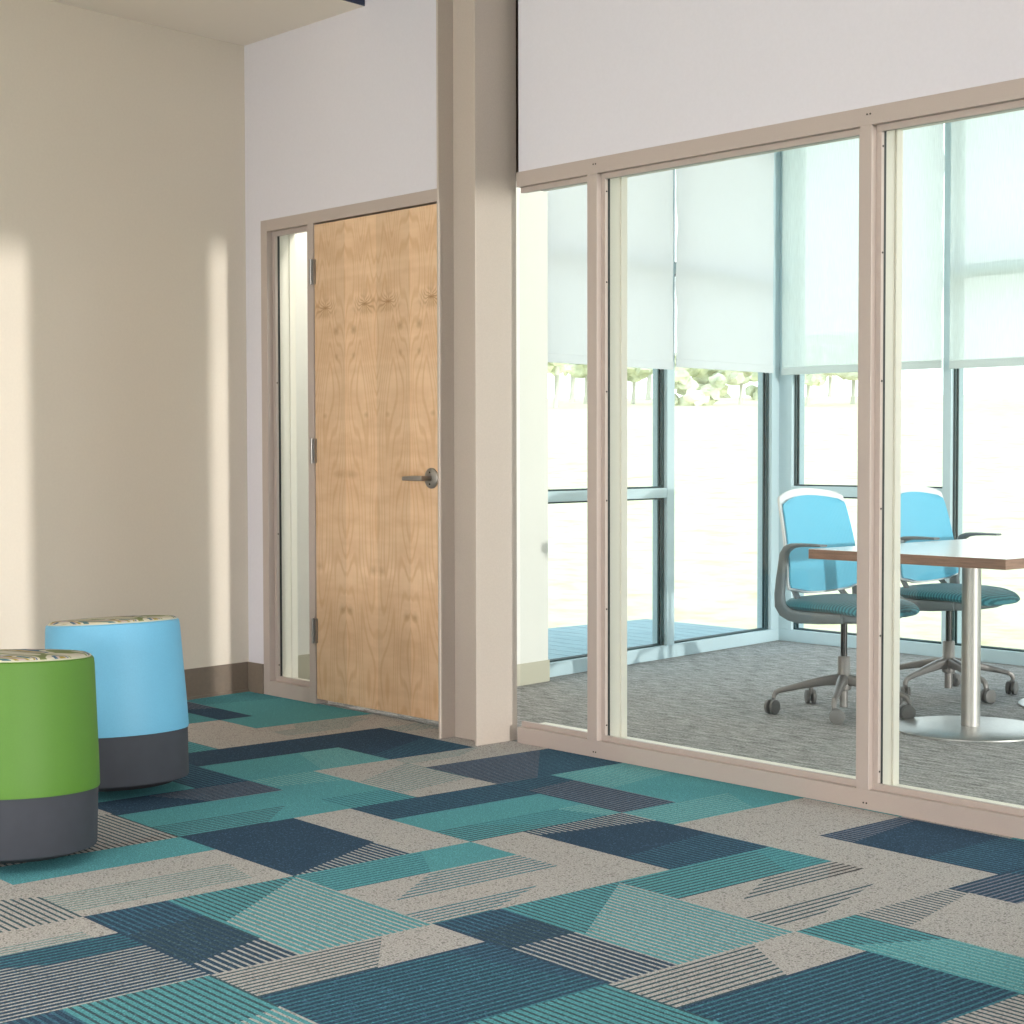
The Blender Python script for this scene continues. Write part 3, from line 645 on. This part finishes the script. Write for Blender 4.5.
# ------------------------------------------------------------------ office chairs
def make_chair(name):
    e=empty(name)
    # --- five-star base
    base=MB().lathe([(.018,.03),(.018,.10),(.030,.105),(.034,.15),(.030,.175),(.0275,.18),(.0275,.245),(.024,.25)],24)
    b=obj('base_hub',base,M['chair_base'],e,smooth=True)
    for k in range(5):
        a=math.radians(13+72*k); d=Vector((math.cos(a),math.sin(a),0)); n=Vector((-d.y,d.x,0))
        prof=[(.02,.148),(.08,.143),(.16,.128),(.24,.110),(.275,.102),(.293,.093),(.300,.078),(.300,.070)]
        secs=[(.020,.026),(.019,.022),(.016,.017),(.013,.013),(.012,.012),(.011,.0115),(.010,.010),(.0095,.0095)]
        lg=MB().sweep([d*r+Vector((0,0,z)) for r,z in prof],secs,side=tuple(n),round_=.6,n=14)
        obj('leg',lg,M['chair_base'],e,smooth=True)
        cs=MB()
        c0=d*.300; tr=Vector((math.cos(a+.9+k),math.sin(a+.9+k),0)); axl=Vector((-tr.y,tr.x,0)); ctr=c0-tr*.012+Vector((0,0,.032))
        prof=[(0,.0),(.024,.0),(.0315,.004),(.0315,.016),(.024,.019),(0,.019)]
        for sgn in (-1,1):
            tmp=MB().lathe(prof,24)
            vs=[]
            for (x,y,z) in tmp.v:
                zz=(z+.004)*sgn
                vs.append(ctr+tr*x+Vector((0,0,1))*y+axl*zz)
            cs.add(vs,tmp.f)
        cs.lathe([(.008,.045),(.008,.075)],12,tuple(c0))
        cs.sweep([c0+Vector((0,0,.062)),ctr+Vector((0,0,.028)),ctr+Vector((0,0,.005))],[(.010,.009)]*3,side=tuple(axl))
        obj('caster',cs,M['caster'],e,smooth=True)
    obj('gas_lift',MB().lathe([(.0145,.245),(.0145,.42)],20),M['black_metal'],e,smooth=True)
    # --- seat
    pan=MB().pillow(.01,0,.205,.215,[(.55,.408),(.88,.410),(.97,.418),(1.0,.436),(1.0,.466)],ex=3.6)
    obj('seat_pan',pan,M['chair_grey'],e,smooth=True)
    bow=lambda x,y: -.9*max(0,x-.06)**2 - .04*max(0,abs(y)-.1)
    seat=MB().pillow(.042,0,.252,.242,[(.60,.458),(.90,.460),(.97,.466),(1.0,.477),(.985,.486),(.94,.495),(.85,.501),(.6,.507),(.3,.509),(.05,.509)],ex=3.3,bow=bow)
    obj('seat',seat,M['seat_fabric'],e,smooth=True)
    # --- backrest: curved shell with blue mesh
    def back(zb,zt,W,off,nexp):
        def fn(u,v):
            t=v; s=2*u-1
            rr=abs(2*t-1)
            ww=W*(1-rr**nexp)**(1/nexp) if rr<1 else 0
            ww=max(ww,W*.80 if t>.5 else W*.62)*(1.05-.13*t)
            z=zb+(zt-zb)*t
            y=s*ww
            zc=z-.018*(s*s)*(1 if t>.5 else -.6)*min(1,abs(2*t-1)*1.5)
            x=-.125-.085*((zc-.53)/.42)-.02*math.sin((zc-.53)/.42*PI)*-.6+.030*s*s+off
            return (x,y,zc),(1,0,.18)
        return fn
    obj('back_frame',MB().sheet(back(.515,.968,.236,-.006,14),28,28,.012),M['chair_white'],e,smooth=True)
    obj('back_mesh',MB().sheet(back(.524,.938,.226,.003,14),28,28,.008),M['back_fabric'],e,smooth=True)
    for sg in (-1,1):
        st=MB().sweep([(-.168,sg*.13,.60),(-.150,sg*.15,.53),(-.09,sg*.17,.46),(-.02,sg*.18,.42),(.03,sg*.18,.412)],[(.014,.007),(.016,.008),(.016,.009),(.015,.010),(.014,.010)],side=(0,1,0),round_=.6)
        obj('back_support',st,M['chair_grey'],e,smooth=True)
    # --- arms: one loop from under the seat, up behind the hip, forward to the pad
    for sg in (-1,1):
        y=sg*.262
        path=[(.16,sg*.215,.434),(.06,sg*.240,.430),(-.03,y,.430),(-.078,y,.436),(-.114,y,.452),(-.132,y,.475),(-.136,y,.52),(-.130,y,.58),(-.121,y,.64),(-.113,y,.690),(-.095,y,.717),(-.065,y,.731),(-.02,y,.736),(.05,y,.737),(.10,y,.737)]
        secs=[(.012,.020),(.013,.023),(.014,.025),(.014,.024),(.014,.026),(.014,.026),(.014,.024),(.014,.022),(.014,.020),(.015,.019),(.018,.016),(.024,.011),(.028,.008),(.028,.006),(.024,.005)]
        obj('armrest',MB().sweep(path,secs,side=(0,1,0),round_=.55,n=16),M['chair_grey'],e,smooth=True)
    return e
ch=make_chair('office_chair')
ch.location=(-4.526,5.895,0); ch.rotation_euler=(0,0,math.radians(-1))
tag(ch,'blue mesh office chair on casters at the near left side of the table','office chair','blue office chairs at the table')
c2=copy_tree(ch); c2.location=(-4.56,6.722,0); c2.rotation_euler=(0,0,math.radians(2))
for k in c2.children:
    if k.name.startswith(('leg','caster')): k.rotation_euler=(0,0,math.radians(34))
tag(c2,'blue mesh office chair farther along the table, partly behind its steel leg','office chair','blue office chairs at the table')

# ------------------------------------------------------------------ meeting table
tb=empty('meeting_table',(-3.955,6.40,0)); tag(tb,'white topped meeting table with wood edge on round steel pedestals','table')
tx0,tx1,ty0,ty1=-4.440+3.955,-3.517+3.955,5.545-6.40,7.28-6.40
top=obj('tabletop',MB().box(tx0+.0015,tx1-.0015,ty0+.0015,ty1-.0015,.690,.7285),M['laminate'],tb,bevel=.001)
eg=MB().box(tx0,tx1,ty0,ty0+.0016,.688,.727).box(tx0,tx1,ty1-.0016,ty1,.688,.727).box(tx0,tx0+.0016,ty0+.0016,ty1-.0016,.688,.727).box(tx1-.0016,tx1,ty0+.0016,ty1-.0016,.688,.727)
obj('edge_band',eg,M['wood_edge'],top)
for y in (5.935-6.40,6.87-6.40):
    pl_=obj('pedestal',MB().lathe([(.038,.010),(.038,.690)],40,(.035,y,0)),M['steel'],tb,smooth=True)
    obj('base_plate',MB().lathe([(.306,0),(.310,.002),(.310,.007),(.306,.010),(.15,.016),(.05,.018),(.0381,.018)],80,(.035,y,0)),M['plate_steel'],pl_,smooth=True)
    obj('mounting_plate',MB().box(-.12,.19,y-.15,y+.15,.684,.690),M['black_metal'],pl_)

# ------------------------------------------------------------------ outdoors
def gz(x,y):
    d=math.hypot(x+4,y-6)
    k=min(1,max(0,(-(x+4)/max(d,.1)+.75)/.5))     # level ground towards the east
    return -.16 if d<6 else -.16+(.052*min(d-6,80)+.004*max(0,min(d-86,100)))*k
g=MB(); ring=[0,4,6,8,12,18,26,36,48,60,72,86,110,150,220]; SEG=72
vs=[];fs=[]
for r_ in ring:
    for k in range(SEG):
        a=2*PI*k/SEG; x=-4+r_*math.cos(a); y=6+r_*math.sin(a)
        vs.append((x,y,gz(x,y)+ (random.uniform(-.06,.06) if r_>12 and x<0 else 0)))
for i in range(len(ring)-1):
    for k in range(SEG):
        k2=(k+1)%SEG; fs.append((i*SEG+k,i*SEG+k2,(i+1)*SEG+k2,(i+1)*SEG+k))
g.add(vs,fs)
# keep the ground open to the east where the low sun comes from
o=obj('grass_field',g,M['field'],weld=True,smooth=True); tag(o,'sunlit pale dry grass field outside the windows','field',kind='structure')
dk=MB().box(-8.32,-6.2,4.6,8.6,-.15,-.05)
dk=MB()
for k in range(17):
    y=6.15+k*.145
    dk.box(-8.9,-6.25-.0*k if y<7.9 else -5.2,y,y+.138,-.12,-.05)
def deck():
    m=MB()
    # boards parallel to the partition; outer corner as seen through the window
    n=28
    for k in range(n):
        y=4.55+k*.145
        xr=XW+T*(y-Y0)-.16
        if y>YW+.16: xr=-7.3
        m.box(-8.33,xr,y,y+.138,-.13,-.05)
    return m
o=obj('deck',deck(),M['deck']); tag(o,'blue grey wooden deck outside the left office windows','deck')
random.seed(3)
def blob(mb,c,r,seg=10):
    me=bmesh.new(); bmesh.ops.create_icosphere(me,subdivisions=2,radius=1)
    me.verts.ensure_lookup_table()
    ph=[random.uniform(0,6) for _ in range(6)]
    vs=[]
    for v in me.verts:
        p=v.co; k=1+.16*math.sin(5*p.x+ph[0])*math.sin(4*p.y+ph[1])+.14*math.sin(9*p.z+ph[2]+3*p.x)+.10*math.sin(15*p.y+ph[3])*math.cos(13*p.x+ph[4])+random.uniform(-.22,.22)
        vs.append((c[0]+p.x*r[0]*k,c[1]+p.y*r[1]*k,c[2]+p.z*r[2]*k))
    mb.add(vs,[[w_.index for w_ in f_.verts] for f_ in me.faces]); me.free()
def px_dir(px): # horizontal direction of an image column
    a=math.atan((px-512)/1702.)
    yaw=.8479; ang=PI/2+yaw-a
    return math.cos(ang),math.sin(ang)
def tree(px,dist,h,wd,kind,label,trunk=True):
    dx,dy=px_dir(px); x,y=dx*dist,dy*dist; z=gz(x,y)
    e=empty('tree' if kind!='shrub' else 'shrub',(x,y,z)); tag(e,label,'tree' if kind!='shrub' else 'shrub',group=None)
    cr=MB(); lo=.30 if kind!='shrub' else 0
    for k in range(22):
        q=random.uniform(lo,.85); w_=math.sin(min(1,max(.25,(q-lo+.2)*1.6))*PI*.5)*(1.15-q*.7)
        blob(cr,(random.uniform(-.5,.5)*wd*w_,random.uniform(-.5,.5)*wd*w_,h*(q+.04)),(wd*.17,wd*.17,h*(.085 if lo else .12)))
    obj('crown' if lo else 'foliage',cr,M['leaf_dry'] if kind=='dry' else M['leaf'],e,smooth=True)
    if lo:
        t=MB().sweep([(0,0,-.2),(.02*h,0,h*.3),(0,.02*h,h*.6)],[(.035*h,.035*h),(.025*h,.025*h),(.012*h,.012*h)],round_=1,n=10)
        obj('trunk',t,M['bark'],e,smooth=True)
TR=[(556,74,4.6,2.6,'green','leafy tree outside beside the edge of the cream wall stub'),
    (572,84,4.9,1.6,'dry','thin dry tree seen through the narrow left glass panel'),
    (586,80,4.6,2.2,'green','bushy tree outside just left of the first partition mullion'),
    (633,78,3.4,2.4,'green','low round tree outside just right of the first partition mullion'),
    (648,88,5.0,1.4,'green','slender tree outside beside the middle window mullion'),
    (688,76,2.6,2.4,'shrub','wide green shrub outside just right of the middle window mullion'),
    (716,96,3.0,4.6,'shrub','long low shrub on the far field edge under the second shade'),
    (740,78,3.2,1.8,'dry','dry small tree outside left of the corner post'),
    (760,88,3.0,2.0,'shrub','small shrub outside beside the corner post'),
    (807,76,3.2,2.0,'green','green tree outside right of the corner post under the sheer shade'),
    (829,96,3.8,3.2,'dry','pale dry thicket tree outside under the sheer shade'),
    (852,78,3.4,2.0,'dry','dry tree outside just left of the second partition mullion')]
for a in TR: tree(*a)
# distant building glimpsed through the sheer shades
def building():
    dx,dy=px_dir(1010); D=70; x,y=dx*D,dy*D
    e=empty('building',(x+14,y,gz(x,y)-1),math.radians(0)); tag(e,'pale low building with horizontal bands glimpsed through the sheer shades','building')
    w=MB().box(-11,30,0,10,0,8.2); obj('wall',w,M['building'],e)
    for k in range(6): obj('louvre_band',MB().box(-11.05,30,-.15,0,3.2+k*.8,3.5+k*.8),M['building_dark'],e)
    obj('roof',MB().box(-11.6,30.6,-.5,10.5,8.2,8.6),M['building'],e)
building()

# ------------------------------------------------------------------ light
W=bpy.data.worlds.new('sky'); SC.world=W; W.use_nodes=True
nt=W.node_tree; bg=nt.nodes['Background']
tc=N(nt,'ShaderNodeTexCoord'); sp=N(nt,'ShaderNodeSeparateXYZ'); nt.links.new(tc.outputs['Generated'],sp.inputs[0])
rp=N(nt,'ShaderNodeValToRGB'); rp.color_ramp.elements[0].position=0; rp.color_ramp.elements[0].color=(1.0,.985,.95,1)
rp.color_ramp.elements[1].position=.5; rp.color_ramp.elements[1].color=(.80,.92,1.0,1)
nt.links.new(sp.outputs[2],rp.inputs[0]); nt.links.new(rp.outputs[0],bg.inputs[0]); bg.inputs[1].default_value=2.6
def sun(name,d,strength,angle,col):
    l=bpy.data.lights.new(name,'SUN'); l.energy=strength; l.angle=math.radians(angle); l.color=col
    o=bpy.data.objects.new(name,l); COL.objects.link(o); o.rotation_euler=Vector(d).to_track_quat('-Z','Y').to_euler(); return o
sun('low_sun',(-1,.036,-.027),1.95,.9,(1,.98,.93))
def area(name,loc,sx,sy,power,col):
    l=bpy.data.lights.new(name,'AREA'); l.shape='RECTANGLE'; l.size=sx; l.size_y=sy; l.energy=power; l.color=col
    o=bpy.data.objects.new(name,l); COL.objects.link(o); o.location=loc; return o
def fill_light(loc,power,col,rad=.4):  # unseen point light added as fill, no fixture behind it
    l=bpy.data.lights.new('fill_point','POINT'); l.energy=power; l.color=col; l.shadow_soft_size=rad
    o=bpy.data.objects.new('fill_point',l); COL.objects.link(o); o.location=loc; return o
fill_light((-1.2,-3.6,1.0),660,(1,.955,.95)); fill_light((-2.6,-1.8,2.5),110,(1,.965,.965))
fill_light((-.9,5.7,2.3),90,(1,.98,.94),.3); fill_light((-5.95,4.8,2.8),42,(1,.97,.9),.15)

# ------------------------------------------------------------------ camera
pitch,yaw,roll=.03596,.84789,-.00191
fw=Vector((-math.sin(yaw)*math.cos(pitch),math.cos(yaw)*math.cos(pitch),-math.sin(pitch)))
r=Vector((math.cos(yaw),math.sin(yaw),0)); u=r.cross(fw)
r2=r*math.cos(roll)+u*math.sin(roll); u2=-r*math.sin(roll)+u*math.cos(roll)
cam=bpy.data.cameras.new('camera'); co=bpy.data.objects.new('camera',cam); COL.objects.link(co)
co.matrix_world=Matrix(((r2.x,u2.x,-fw.x,0),(r2.y,u2.y,-fw.y,0),(r2.z,u2.z,-fw.z,1.134),(0,0,0,1)))
cam.sensor_width=36; cam.lens=1702.17/1024*36; cam.clip_start=.05; cam.clip_end=500
SC.camera=co
vs_=SC.view_settings; vs_.view_transform='Standard'; vs_.look='None'; vs_.gamma=1; vs_.use_curve_mapping=False; vs_.exposure=0
